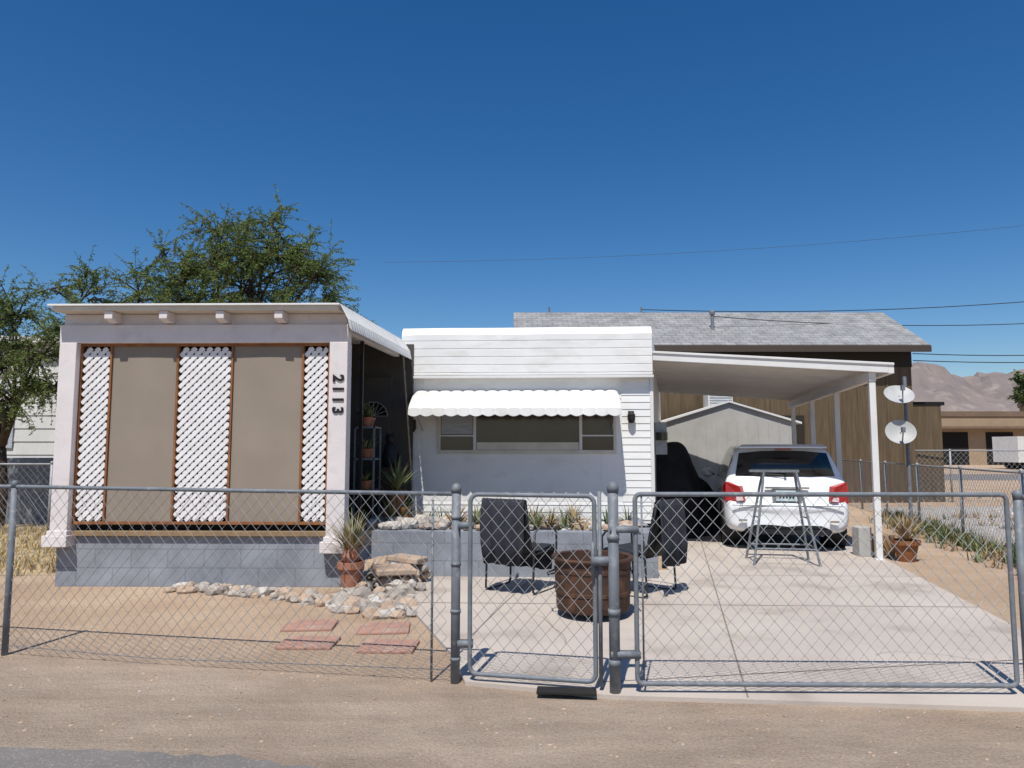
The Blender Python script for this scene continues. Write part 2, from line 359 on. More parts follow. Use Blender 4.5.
g=MB(M('tan_sill',(.30,.20,.11),(.22,.15,.085),5,.8));g.box((.13,-.05,.545),(2.95,.10,.60),0);g.make('sill',ph,bevel=.005)
g=MB(cloth)
def clothp(x0,x1):
    nx,nz=10,24;vs=[]
    for j in range(nz+1):
        for i in range(nx+1):
            x=x0+(x1-x0)*i/nx;z=.70+1.93*j/nz
            e=math.sin(math.pi*i/nx)*math.sin(math.pi*j/nz)
            vs.append((x,-.006-.016*e*(1+noise.noise(Vector((x*2.2,z*1.4,x0)))*1.8),z))
    g.add(vs,[(j*(nx+1)+i,j*(nx+1)+i+1,(j+1)*(nx+1)+i+1,(j+1)*(nx+1)+i) for j in range(nz) for i in range(nx)])
clothp(.496,1.224);clothp(1.856,2.624)
g.make('shade_cloth',ph,smooth=True,recalc=False)
def lattice(x0,x1,z0,z1):
    sp=.088;px=.0145
    for sg,yo in((1,-.014),(-1,-.004)):
        s=x0-(z1-z0) if sg>0 else x0
        e_=x1 if sg>0 else x1+(z1-z0)
        while s<e_:
            za=z0;zb=z1
            if sg>0: za=max(za,z0+(x0-s));zb=min(zb,z0+(x1-s))
            else: za=max(za,z0+(s-x1));zb=min(zb,z0+(s-x0))
            if zb-za>.01:
                xa=s+sg*(za-z0);xb=s+sg*(zb-z0);pz=-sg*px
                a=[(xa-px,yo,za-pz),(xa+px,yo,za+pz),(xb+px,yo,zb+pz),(xb-px,yo,zb-pz)]
                g.add(a+[(p[0],p[1]+.008,p[2]) for p in a],[(0,1,2,3),(7,6,5,4),(0,4,5,1),(1,5,6,2),(2,6,7,3),(3,7,4,0)])
            s+=sp
g=MB(lattice_w)
lattice(.17,.47,.71,2.61);lattice(1.255,1.825,.71,2.61);lattice(2.655,2.905,.71,2.61)
g.make('lattice_panels',ph)
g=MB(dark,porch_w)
g.quad((.15,.05,.6),(2.95,.05,.6),(2.95,.05,2.66),(.15,.05,2.66),0)  # near-black sheet behind the panels stands in for the shaded porch interior
g.box((-.03,.1,.54),(.05,2.28,2.68),1);g.make('shade_backing_and_side_wall',ph)
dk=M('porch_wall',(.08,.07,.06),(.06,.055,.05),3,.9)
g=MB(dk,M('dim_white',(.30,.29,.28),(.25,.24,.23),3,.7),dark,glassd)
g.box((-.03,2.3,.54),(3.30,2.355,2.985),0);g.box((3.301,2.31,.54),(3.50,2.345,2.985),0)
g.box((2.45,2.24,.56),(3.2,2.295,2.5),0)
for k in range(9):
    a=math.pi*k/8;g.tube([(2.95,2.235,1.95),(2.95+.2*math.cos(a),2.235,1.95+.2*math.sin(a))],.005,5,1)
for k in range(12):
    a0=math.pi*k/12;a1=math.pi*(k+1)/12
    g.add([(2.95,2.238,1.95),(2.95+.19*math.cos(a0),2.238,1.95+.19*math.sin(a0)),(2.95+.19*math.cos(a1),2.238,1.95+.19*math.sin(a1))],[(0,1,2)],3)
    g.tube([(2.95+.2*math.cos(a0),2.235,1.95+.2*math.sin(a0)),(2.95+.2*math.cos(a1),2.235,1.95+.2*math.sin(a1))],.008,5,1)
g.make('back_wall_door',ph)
g=MB(black);g.box((3.05,.12,.56),(3.09,.16,2.79));g.box((3.10,.7,.56),(3.14,.74,2.79));g.make('screen_frame',ph)
for i,ch in enumerate('2113'):
    cu=bpy.data.curves.new('digit','FONT');cu.body=ch;cu.size=.165;cu.extrude=.006;cu.align_x='CENTER';cu.align_y='CENTER';cu.offset=.005
    o=bpy.data.objects.new('digit_'+str(i+1),cu);scene.collection.objects.link(o);o.parent=ph;o.data.materials.append(numb)
    o.location=(3.05,-.118,2.26-.117*i);o.rotation_euler=(math.pi/2,math.radians(90),0)
def blade(g,c,az,el,L_,w,mi,droop=.5,seg=4):
    c=Vector(c);d=Vector((math.cos(az),math.sin(az),0));s=Vector((-d.y,d.x,0));vs=[];p=c.copy();e=el
    for i in range(seg+1):
        t=i/seg;ww=w*(1-t**1.6)*(.6+.9*t*(1-t)*2)+.0008
        up=Vector((0,0,1))*ww*.25
        vs+=[p+s*ww+up,p,p-s*ww+up]
        p=p+(d*math.cos(e)+Vector((0,0,1))*math.sin(e))*L_/seg;e-=droop/seg
    f=[]
    for i in range(seg): f+=[(3*i,3*i+1,3*i+4,3*i+3),(3*i+1,3*i+2,3*i+5,3*i+4)]
    g.add(vs,f,mi)
def spiky(g,c,n,L_,w,mi,e0=.3,e1=1.4,droop=.4):
    for i in range(n): blade(g,(c[0]+R(-.02,.02),c[1]+R(-.02,.02),c[2]),R(0,6.28),R(e0,e1),L_*R(.6,1),w,mi,droop*R(.3,1.6))
def pot(g,c,r,h,mi): g.lathe(c,[(r*.62,0),(r*.9,h*.8),(r*1.08,h*.8),(r*1.08,h),(r*.9,h),(r*.85,h*.9)],20,mi)
g=MB(terra,agave,wood)
pot(g,(-1.48,9.35,.75),.12,.20,0);spiky(g,(-1.48,9.35,.93),34,.5,.022,1,.7,1.5);g.box((-1.64,9.2,.52),(-1.32,9.5,.75),2);g.make('potted_plant',recalc=False)
g=MB(galvd,terra,leafd,agave)
for z in(.95,1.35,1.75): g.box((-1.98,9.05,z),(-1.72,9.5,z+.02),0)
for x in(-1.98,-1.74):
    for y in(9.05,9.48): g.box((x,y,.54),(x+.02,y+.02,1.77),0)
for z in(.97,1.37,1.77):
    for y in(9.15,9.37): pot(g,(-1.85,y,z),.07,.12,1);spiky(g,(-1.85,y,z+.1),26,R(.2,.34),.014,random.choice((2,3)),.4,1.5,.9)
g.make('plant_shelf',recalc=False)
g=MB(black)
g.lathe((-1.66,9.85,1.25),[(.10,0),(.11,.12),(.08,.26),(.05,.32)],14);g.lathe((-1.66,9.85,1.55),[(.03,0),(.065,.05),(.065,.1),(.02,.14)],12)
for s in(-1,1): g.lathe((-1.66+s*.04,9.85,1.66),[(.02,0),(.012,.03),(.002,.06)],6)
g.tube([(-1.58,9.85,1.27),(-1.54,9.85,1.33),(-1.54,9.85,1.42)],.015,6);g.make('cat_ornament',smooth=True)
g=MB(M('dark_wood',(.06,.035,.02),(.04,.025,.015),6,.6));g.box((-1.85,9.65,.54),(-1.52,10.05,1.24));g.make('porch_cabinet',bevel=.01)

# ---------------------------------------------------------------- trailer
tr=E('mobile_home',(-1.58,10.40,0),-3.2)
W=3.57;S=.162;LEN=9.
def lapwall(g,x0,x1,z0,z1,y,step,mi=0,dep=.009):
    z=z0
    while z<z1-.001:
        zt=min(z+step,z1)
        g.quad((x0,y-dep,z),(x1,y-dep,z),(x1,y,zt),(x0,y,zt),mi)
        g.quad((x0,y-dep,z),(x0,y,z),(x1,y,z),(x1,y-dep,z),mi);z=zt
g=MB(trailer_w)
g.extr([(0,0,.45),(W,0,.45),(W+S*LEN,LEN,.45),(S*LEN,LEN,.45)],(0,0,2.45));g.make('body',tr)
g=MB(trailer_w);lapwall(g,0.02,W-.02,.5,.75,-.004,.10);lapwall(g,.02,.3,.75,2.5,-.004,.10);lapwall(g,3.14,W-.02,.75,2.5,-.004,.10)
g.quad((.3,-.006,.75),(3.14,-.006,.75),(3.14,-.006,1.42),(.3,-.006,1.42));g.quad((.3,-.006,1.42),(.52,-.006,1.42),(.52,-.006,2.2),(.3,-.006,2.2));g.quad((.3,-.006,2.2),(3.14,-.006,2.2),(3.14,-.006,2.5),(.3,-.006,2.5))
for x in(.95,1.6,2.25,2.85): g.box((x,-.010,.76),(x+.012,-.006,1.41))
g.make('front_panels',tr,recalc=False)
g=MB(trailer_w);prof=[(-.10,2.52),(-.125,2.54)]
z=2.56
while z<3.08: prof+=[(-.125,z),(-.115,z+.008),(-.125,z+.016),(-.125,z+.10)];z+=.115
prof+=[(-.118,3.12),(-.09,3.18),(-.03,3.23),(.1,3.25),(.5,3.27)]
vs=[];n=len(prof);nxs=24
for ix in range(nxs+1):
    x=W*ix/nxs
    for p in prof:
        dn=.010*noise.noise(Vector((x*1.7,p[1]*2.5,2))) if 2.56<p[1]<3.2 else 0
        vs.append((x+S*max(0,p[0]),p[0]+dn,p[1]+.006*noise.noise(Vector((x*.9,5,0)))))
for ix in range(nxs): g.add([vs[ix*n+i] for i in range(n)]+[vs[(ix+1)*n+i] for i in range(n)],[(i,i+1,i+1+n,i+n) for i in range(n-1)])
for k in(0,nxs*n): g.add([vs[k+i] for i in range(n)]+[(vs[k][0]+.08,.5,2.52)],[tuple(range(n+1))])
g.quad((0,-.10,2.52),(W,-.10,2.52),(W,.02,2.52),(0,.02,2.52))
g.extr([(S*.5,.5,2.9),(W+S*.5,.5,2.9),(W+S*LEN,LEN,2.9),(S*LEN,LEN,2.9)],(0,0,.37))
g.make('top_cap',tr,recalc=False)
g=MB(alum)
g.box((-.015,-.14,2.49),(W+.015,-.10,2.525));g.box((-.02,-.03,.5),(.03,.02,2.5));g.box((W-.03,-.03,.5),(W+.02,.02,2.5));g.make('corner_trim',tr,bevel=.004)
g=MB(glassb,cream,curt,alum,dark)
g.box((.52,-.03,1.42),(3.06,.0,1.47),1);g.box((.52,-.03,2.16),(3.06,0,2.2),1)
for x in(.52,1.03,2.54,3.02): g.box((x,-.035,1.472),(x+.04,0,2.158),3 if x in(1.03,2.54) else 1)
g.quad((.56,-.012,1.47),(3.02,-.012,1.47),(3.02,-.012,2.16),(.56,-.012,2.16),0)
g.box((.57,-.02,1.70),(1.02,-.014,2.1),2);g.box((.57,-.02,1.49),(1.02,-.014,1.62),0);g.box((2.6,-.02,1.72),(3.0,-.014,2.1),0)
g.box((1.08,-.028,1.475),(2.53,-.014,1.58),1);g.box((.56,-.028,1.665),(1.03,-.013,1.685),3);g.box((2.58,-.028,1.665),(3.02,-.013,1.685),3)
g.make('window',tr)
g=MB(black,glassd)
for x,z in((.16,1.86),(3.27,1.98)):
    g.box((x-.04,-.07,z),(x+.04,-.012,z+.04));g.lathe((x,-.08,z-.13),[(.03,0),(.055,.05),(.055,.12),(.02,.16)],10)
g.make('wall_lamps',tr)
g=MB(white);x0,x1=.20,3.08;nr=17;wd=(x1-x0)/nr
for i in range(nr):
    k=8
    for j in range(k):
        def pr(jj):
            t=jj/k;b=.020*min(1,3*t*(1-t)*1.6)
            return x0+wd*(i+t),b,math.sin(math.pi*t)
        rows=[]
        for xx,b,sn in(pr(j),pr(j+1)):
            rows.append([(xx,-.02,2.31+b),(xx,-.30,2.225+b),(xx,-.52,2.10+b),(xx,-.60-b,2.03+b*.5),(xx,-.615-b,1.955-.028*sn)])
        for r_ in range(4): g.quad(rows[0][r_],rows[1][r_],rows[1][r_+1],rows[0][r_+1])
        f=lambda p:(p[0],p[1]+.004,p[2]-.006)
        for r_ in range(4): g.quad(f(rows[0][r_+1]),f(rows[1][r_+1]),f(rows[1][r_]),f(rows[0][r_]))
for xx in(x0,x1): g.add([(xx,-.02,2.31),(xx,-.30,2.22),(xx,-.52,2.09),(xx,-.60,2.02),(xx,-.60,1.95),(xx,-.02,1.98)],[(0,1,2,3,4,5)])
g.make('window_awning',tr,recalc=False)
g=MB(galv);
for x in(.3,3.0): g.tube([(x,-.58,1.97),(x,-.01,1.75)],.008,6)
g.make('awning_arms',tr)
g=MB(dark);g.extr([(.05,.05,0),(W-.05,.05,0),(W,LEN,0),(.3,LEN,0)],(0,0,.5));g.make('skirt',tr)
g=MB(galv,glassd);g.box((W+.18,1.0,1.4),(W+.36,1.3,1.9));g.lathe((W+.28,.98,1.62),[(.09,0),(.09,.12)],14,1);g.make('meter_box',tr)

# ---------------------------------------------------------------- raised planter
pl=E('raised_planter',(-1.78,8.52,0),-3)
g=MB(blockm,soil)
g.box((0,0,-.1),(3.45,.19,.54));g.box((3.26,.19,-.1),(3.45,1.75,.54));g.box((.3,.19,0),(3.26,1.75,.46),1);g.make('block_wall',pl,bevel=.006)
g=MB(rockm,rockt,rockw)
for i in range(130):
    x=R(.05,3.4);y=R(.03,1.5);r=R(.035,.10) if y>.25 else R(.03,.07)
    g.rock((x,y,(.56 if y<.2 else .49)+r*.3),r,random.choice((0,1,1,2)))
for i in range(22):
    r=R(.06,.12);g.rock((R(.05,1.0),R(.1,.8),.56+r*.3),r,random.choice((0,1,2)))
g.make('stones',pl)
g=MB(agave,dry,leafd)
for i in range(38):
    spiky(g,(R(.3,3.3),R(.25,1.5),.5),random.randint(12,28),R(.2,.42),R(.007,.015),random.choice((0,0,1,2)))
spiky(g,(1.05,.6,.5),60,.46,.012,1);spiky(g,(.25,.7,.5),50,.6,.014,0,.7,1.5);spiky(g,(2.2,.5,.5),40,.38,.012,1)
g.make('succulents',pl,recalc=False)

g=MB(rockm,rockt,rockw)
path=[(-3.5,7.82),(-2.8,7.62),(-2.1,7.35),(-1.5,7.0),(-1.02,6.55)]
for i in range(120):
    t=R(0,3.999);k=int(t);f=t-k;x=path[k][0]*(1-f)+path[k+1][0]*f+R(-.16,.16);y=path[k][1]*(1-f)+path[k+1][1]*f+R(-.14,.14)
    r=R(.03,.075)*(1+.25*(t/4));g.rock((x,y,r*.35),r,random.choice((0,1,2,0,1)),.75)
for i in range(85):
    x=R(-1.7,-.95);y=R(6.7,8.35);h=max(0,.15*(y-7.1));r=R(.05,.10);g.rock((x,y,R(0.01,h+.04)),r,random.choice((0,1,2,0)),.75)
for c,r in(((-1.28,7.75,.10),.14),((-1.12,8.0,.14),.14),((-1.5,8.2,.2),.14)): g.rock(c,r,1,.7)
g.make('rock_border')
g=MB(rockt);
g.obox((-1.25,7.75,.22),(.42,.34,.06),(.05,.03,.4));g.obox((-1.15,8.1,.28),(.36,.3,.06),(-.05,.08,-.3));g.make('flagstones',bevel=.012)
g=MB(terra,dry,agave)
pot(g,(-1.66,7.55,0),.13,.34,0);g.lathe((-1.66,7.55,.34),[(.08,0),(.1,.05),(.07,.12)],12,0)
spiky(g,(-1.66,7.55,.42),90,.48,.009,1,.2,1.5);spiky(g,(-1.66,7.55,.42),40,.54,.010,2,.7,1.5);g.make('potted_yucca',recalc=False)
for i,(x,y,a) in enumerate(((-1.70,6.22,.06),(-1.56,5.68,-.03),(-1.06,6.12,.1),(-.93,5.58,-.05))):
    g=MB(paverm);g.obox((0,0,.010),(.42,.32,.03));g.make('paver',bevel=.01,loc=(x,y,0),rz=a)

# ---------------------------------------------------------------- metal fire pit (round tub)
g=MB(rust,black)
g.lathe((0,0,.05),[(.27,0),(.315,.01),(.325,.03),(.328,.15),(.337,.155),(.337,.18),(.33,.185),(.335,.34),(.343,.345),(.343,.37),(.337,.375),(.338,.43),(.362,.44),(.37,.455),(.362,.47),(.318,.465),(.31,.37),(.26,.15)],44,0)
for a in(.5,2.6,4.7): g.tube([(.31*math.cos(a),.31*math.sin(a),-.02),(.27*math.cos(a),.27*math.sin(a),.08)],.018,6,1)
for s in(-1,1): g.tube([(s*.335,-.08,.38),(s*.40,-.06,.36),(s*.40,.06,.36),(s*.335,.08,.38)],.009,6,1)
o=g.make('fire_pit',loc=(.72,6.55,.025),smooth=True)
md=o.modifiers.new('e','EDGE_SPLIT');md.split_angle=math.radians(35)

# ---------------------------------------------------------------- chairs
darkfr=M('dark_tube',(.05,.052,.056),(.035,.036,.04),9,.4,metal=.4)
blank=M('dark_blanket',(.02,.022,.03),(.035,.036,.045),5,.95,.5,40)
def chair(loc,rz,throw=False):
    c=E('patio_chair',loc,rz)
    g=MB(darkfr)
    for s in(-.28,.28):
        g.tube([(s,-.20,0),(s,-.26,.03),(s,-.24,.40),(s,-.22,.62),(s,-.14,.65),(s,.22,.62),(s,.27,.56),(s,.25,.03),(s,.20,0),(s,-.20,0)],.012,8)
        g.tube([(s*.9,.24,.42),(s*.9,-.2,.39),(s*.9,-.24,.45),(s*.85,-.36,.90),(s*.7,-.37,.93)],.012,8)
    g.tube([(-.2,-.37,.93),(.2,-.37,.93)],.012,8);g.tube([(-.27,.2,.40),(.27,.2,.40)],.01,6);g.tube([(-.27,-.2,.38),(.27,-.2,.38)],.01,6)
    g.make('frame',c,smooth=True)
    g=MB(black);pr=[(.25,.425),(.1,.40),(-.1,.385),(-.2,.395),(-.245,.46),(-.30,.66),(-.36,.92)];n=len(pr);vs=[]
    for x in(-.25,-.08,.08,.25):
        for y,z in pr: vs.append((x,y-(.015 if abs(x)<.1 else 0),z-(.012 if abs(x)<.1 else 0)))
    g.add(vs,[(j*n+i,j*n+i+1,(j+1)*n+i+1,(j+1)*n+i) for j in range(3) for i in range(n-1)])
    o=g.make('sling',c,smooth=True);md=o.modifiers.new('t','SOLIDIFY');md.thickness=.008
    if throw:
        g=MB(blank)
        pr=[(-.40,.30),(-.405,.5),(-.40,.7),(-.395,.88),(-.375,.955),(-.34,.94),(-.29,.70),(-.235,.47),(-.15,.42),(0,.41),(.15,.43),(.26,.445),(.30,.40),(.31,.28),(.305,.17)]
        nxx=18;vs=[]
        for i in range(nxx+1):
            x=-.25+.5*i/nxx
            for k,(y,z) in enumerate(pr):
                hang=1 if(k<3 or k>11) else .25
                vs.append((x*(1-.12*(1 if k>12 or k==0 else 0))+.02*noise.noise(Vector((x*3,z*3,1))),y+hang*.022*math.sin(x*42+z*3),z+(.05*noise.noise(Vector((x*5,2,0))) if k in(0,14) else 0)))
        n=len(pr);g.add(vs,[(i*n+k,i*n+k+1,(i+1)*n+k+1,(i+1)*n+k) for i in range(nxx) for k in range(n-1)])
        o=g.make('blanket',c,smooth=True);md=o.modifiers.new('t','SOLIDIFY');md.thickness=.01;md.offset=0
chair((.10,7.75,.025),-30,True);chair((1.32,7.6,.025),48,True)

# ---------------------------------------------------------------- carport
cp=E('carport',(4.93,9.6,0),-12.4)
zR,zL=2.62,2.88;xR,xL=.10,-3.12;D=6.9
def zr(x): return zL+(zR-zL)*(x-xL)/(xR-xL)
g=MB(alum)
g.extr([(xL,0.04,zr(xL)-.02),(xR,0.04,zr(xR)-.02),(xR,D,zr(xR)-.02),(xL,D,zr(xL)-.02)],(0,0,.015))
for i in range(int(D/.3)):
    y=.15+.3*i;g.extr([(xL,y,zr(xL)-.022),(xR,y,zr(xR)-.022),(xR,y+.025,zr(xR)-.022),(xL,y+.025,zr(xL)-.022)],(0,0,-.045))
g.make('roof_pans',cp,recalc=True)
g=MB(alum)
g.extr([(xL,-.03,zr(xL)-.12),(xR,-.03,zr(xR)-.12),(xR,-.03,zr(xR)),(xL,-.03,zr(xL))],(0,.06,0))
g.box((xR,-.03,zR-.13),(xR+.07,D+.02,zR+.01));g.box((-.13,.035,zR-.22),(-.04,D,zR-.10))
g.extr([(xL,-.05,zr(xL)-.02),(xR+.07,-.05,zr(xR)-.02),(xR+.07,-.05,zr(xR)+.012),(xL,-.05,zr(xL)+.012)],(0,.02,0))
g.make('fascia_and_beam',cp,bevel=.004)
g=MB(alum)
for y in(.05,2.2,4.3,6.5):
    g.box((-.125,y,0),(-.045,y+.08,zR-.22));g.box((-.14,y-.02,0),(-.03,y+.1,.04))
g.make('posts',cp,bevel=.004)

# ---------------------------------------------------------------- rear building
rb=E('brown_building',(0,0,0))
g=MB(brownw,M('eave_shade_and_openings',(.03,.024,.018),None,rough=.9))
g.box((0.3,20,0),(11.15,23.8,4.22))
x=.3
while x<11.1: g.box((x,19.985,0),(x+.05,19.999,4.2));x+=.405
g.box((.3,19.97,3.75),(11.16,19.984,4.2),1)  # dark band paints the eave's shadow onto the wall
g.box((2.6,19.96,0),(3.7,19.984,2.1),1);g.box((6.9,19.96,1.4),(8.1,19.984,2.4),1)
g.add([(11.15,20,4.22),(11.15,23.8,4.22),(11.15,21.95,5.45)],[(0,1,2)]);g.make('walls',rb)
g=MB(shingle)
def sl(y0,z0,y1,z1): g.extr([(0.05,y0,z0),(11.45,y0,z0),(11.45,y1,z1),(0.05,y1,z1)],(0,0,.09))
sl(19.55,4.24,21.95,5.58);sl(24.3,4.24,21.951,5.58)
g.make('roof',rb)
g=MB(M('fascia_dark',(.06,.045,.035),None,rough=.8));g.box((.04,19.5,4.12),(11.46,19.545,4.30));g.make('fascia',rb)
g=MB(galvd,alum)
g.tube([(5.8,20.6,4.7),(5.8,20.6,5.35)],.05,10);g.lathe((5.8,20.6,5.35),[(.08,0),(.09,.08),(.03,.14)],10)
g.tube([(1.15,22,5.5),(1.15,22,5.85)],.03,8);g.tube([(4.0,22,5.5),(4.0,22,5.85)],.03,8);g.tube([(9.6,22,5.5),(9.6,22,5.75)],.03,8)
g.make('roof_vents',rb)
g=MB(brownw,dark);g.box((11.151,20.3,0),(12.1,23.5,2.7),0);g.box((11.10,20.28,2.7),(12.2,23.6,2.8),1);g.make('lean_to',rb)
sh=E('garden_shed',(5.3,17.6,0),-3)
g=MB(shedm,alum,dark)
g.add([(-1.6,0,0),(1.6,0,0),(1.6,0,2.15),(0,0,2.6),(-1.6,0,2.15)],[(0,1,2,3,4)],0)
g.box((-1.6,.01,0),(-1.57,2,2.15),0);g.box((1.57,.01,0),(1.6,2,2.15),0)
for i in range(13): x=-1.55+.25*i;g.box((x,-.010,.0),(x+.02,-.002,2.12),0)
g.extr([(-1.72,-.08,2.08),(0,-.08,2.61),(0,-.08,2.65),(-1.72,-.08,2.13)],(0,2.1,0),1);g.extr([(1.72,-.08,2.08),(0.001,-.08,2.61),(0.001,-.08,2.65),(1.72,-.08,2.13)],(0,2.1,0),1)
g.make('walls_and_roof',sh)
g=MB(alum,galv);g.box((5.25,19.2,2.5),(5.9,19.75,3.1));[g.box((5.27,19.18,2.55+.07*i),(5.88,19.199,2.58+.07*i),1) for i in range(7)];g.tube([(5.55,19.5,2.5),(5.55,19.7,0)],.05,8,1);g.make('evaporative_cooler',bevel=.01)
g=MB(coverm);nl=30;na=30;vs=[]
for i in range(nl):
    t=i/(nl-1);y=-1.1+2.2*t
    top=.66+.92*math.exp(-((t-.28)/.18)**2)+.34*math.exp(-((t-.65)/.2)**2);wd_=.24+.30*math.sin(math.pi*min(1,max(0,t)))**.5
    if i in(0,nl-1): top*=.75;wd_*=.6
    for k in range(na):
        a=math.pi*k/(na-1);c=math.cos(a);s=max(0,math.sin(a))
        xx=wd_*(abs(c)**.6)*(1 if c>0 else -1)*(1.15-.35*s);zz=top*s**.55
        f=.05*math.sin(t*26+c*3)*(1-s)+.07*noise.noise(Vector((xx*4,y*4,zz*2)))
        vs.append((xx*(1+f*1.5),y,zz*(1+f*.4)))
g.add(vs,[(i*na+k,i*na+k+1,(i+1)*na+k+1,(i+1)*na+k) for i in range(nl-1) for k in range(na-1)]+[tuple(range(na)),tuple((nl-1)*na+k for k in range(na))])
g.make('covered_motorcycle',smooth=True,loc=(2.98,12.9,.02),rz=-.6)
g=MB(M('blue_grey_bin',(.05,.06,.08),None,rough=.6))
g.lathe((2.62,14.0,.03),[(.26,0),(.33,.95),(.36,.97),(.36,1.02),(.3,1.1)],4,0);g.make('trash_bin',bevel=.02)
g=MB(brnb,galv);g.box((2.75,15.6,.02),(3.35,16.1,1.7),0);g.box((3.04,15.59,.1),(3.055,15.599,1.6),1);g.make('storage_cabinet',bevel=.01)

# ---------------------------------------------------------------- car
car=E('parked_car',(3.95,10.42,.025),-12.4)
st=[# y,w,zb,top,wr
(0.0,.74,.34,.60,.70),(.03,.80,.27,.655,.77),(.10,.845,.24,.80,.80),(.15,.86,.23,.98,.82),(.20,.865,.23,1.06,.79),(.40,.87,.23,1.43,.69),(.50,.87,.23,1.49,.68),
(.95,.87,.22,1.525,.68),(1.75,.87,.22,1.535,.68),(1.85,.87,.22,1.53,.68),(2.55,.87,.22,1.47,.67),(2.75,.87,.22,1.38,.67),(3.35,.86,.22,1.03,.74),(3.9,.84,.23,.93,.72),(4.15,.78,.26,.78,.68),(4.27,.66,.32,.60,.58)]
secs=[]
for y,w,zb,top,wr in st:
    z3=min(.62,zb+(top-zb)*.55);z4=min(.98,top-.035)
    w4=w*.975 if top>1.1 else (w+wr)/2+.02
    secs.append([(0,zb),(w*.86,zb),(w,zb+.10),(w*1.005,z3),(w4,z4),(wr*1.0,top-.055 if top>1.1 else top-.012),(wr*.9,top-.012),(wr*.45,top+.002),(0,top+.008)])
nh=len(secs[0]);g=MB(carw,glassd,black)
vs=[]
for (y,*_),s in zip(st,secs):
    ring=[(x,z) for x,z in s]+[(-x,z) for x,z in s[-2:0:-1]]
    for x,z in ring:
        yb=y+(.10*(abs(x)/.87)**3 if y<.6 else (-.15*(abs(x)/.87)**2 if y>3 else 0))
        vs.append((x,yb,z))
nr=2*nh-2;faces=[];mi=[]
for i in range(len(st)-1):
    for k in range(nr):
        k2=(k+1)%nr;kk=min(k,nr-1-k)
        m=0
        if kk==4 and 5<=i<=10 and i!=8: m=1
        if kk in(6,7) and i==11: m=1
        if kk==0: m=2
        faces.append((i*nr+k,i*nr+k2,(i+1)*nr+k2,(i+1)*nr+k));mi.append(m)
g.v=vs;g.f=faces+[tuple(range(nr))[::-1],tuple((len(st)-1)*nr+k for k in range(nr))];g.mi=mi+[0,0]
g.make('body',car,smooth=True,sub=2)
g=MB(glassd,black)
g.add([(-.69,.245,1.075),(-.35,.195,1.065),(0,.185,1.06),(.35,.195,1.065),(.69,.245,1.075),(.62,.415,1.40),(.3,.375,1.43),(0,.365,1.435),(-.3,.375,1.43),(-.62,.415,1.40)],
      [(0,1,8,9),(1,2,7,8),(2,3,6,7),(3,4,5,6)],0)
o=g.make('rear_window',car,smooth=True);md=o.modifiers.new('t','SOLIDIFY');md.thickness=.035
g=MB(carw,redl);g.extr([(-.62,.32,1.47),(-.57,.46,1.51),(.57,.46,1.51),(.62,.32,1.47),(.3,.285,1.475),(-.3,.285,1.475)],(0,0,.022));g.box((-.12,.29,1.45),(.12,.33,1.466),1);g.make('roof_spoiler',car,bevel=.009)
g=MB(redl,redw)
for s in(-1,1):
    P=[(s*.58,.055,.70),(s*.85,.16,.68),(s*.885,.34,.80),(s*.865,.36,.92),(s*.84,.18,.98),(s*.66,.07,.92)]
    g.add(P+[(p[0]*.9,p[1]+.12,p[2]) for p in P],[(0,1,4,5),(1,2,3,4),(6,11,10,7),(7,10,9,8),(0,6,7,1),(1,7,8,2),(2,8,9,3),(3,9,10,4),(4,10,11,5),(5,11,6,0)],0)
    g.add([(s*.60,.042,.715),(s*.70,.072,.705),(s*.70,.077,.77),(s*.615,.049,.77)],[(0,1,2,3)],1)
g.make('tail_lamps',car,bevel=.012)
g=MB(plate,black,chrome,carw,galvd)
g.box((-.155,.025,.715),(.155,.05,.865),0)
g.box((-.20,.04,.69),(.20,.09,.885),4);g.box((-.30,.026,.89),(.30,.10,.915),2)
for i in range(5): g.box((-.11+.045*i,.021,.755),(-.085+.045*i,.024,.83),1)
g.box((-.55,-.004,.245),(.55,.10,.31),1)
g.box((-.76,.020,.642),(.76,.04,.650),1)
g.tube([(.0,.155,1.075),(-.32,.185,1.10)],.008,6,1);g.lathe((0,.15,1.06),[(.02,0),(.02,.03)],8,1)
g.tube([(.45,.02,.25),(.45,.2,.25)],.03,10,4)
for s in(-1,1):
    g.box((s*.62-.06,-.003,.42),(s*.62+.06,.03,.45),2)
    g.lathe((s*.97,2.75,.95),[(.03,0),(.09,.03),(.1,.1),(.06,.16)],10,3);g.tube([(s*.85,2.75,1.0),(s*.95,2.75,1.0)],.02,6,1)
g.make('trim_and_plate',car)
g=MB(rubber,chrome,black)
for yy in(.80,3.38):
    for s in(-1,1):
        def disc(r0,r1,xa,xb,mi,n=28):
            a=[];
            for rr,x in((r0,xa),(r1,xa),(r1,xb),(r0,xb)):
                for k in range(n): an=2*math.pi*k/n;a.append((s*x,yy+rr*math.cos(an),.315+rr*math.sin(an)))
            g.add(a,[(q*n+k,q*n+(k+1)%n,((q+1)%4)*n+(k+1)%n,((q+1)%4)*n+k) for q in range(4) for k in range(n)],mi)
        disc(.20,.315,.66,.865,0);disc(.03,.20,.70,.845,1);disc(.05,.36,.60,.872,2)
        for k in range(5):
            an=2*math.pi*k/5;g.tube([(s*.85,yy,.315),(s*.85,yy+.2*math.cos(an),.315+.2*math.sin(an))],.02,5,1)
g.make('wheels',car,smooth=False)

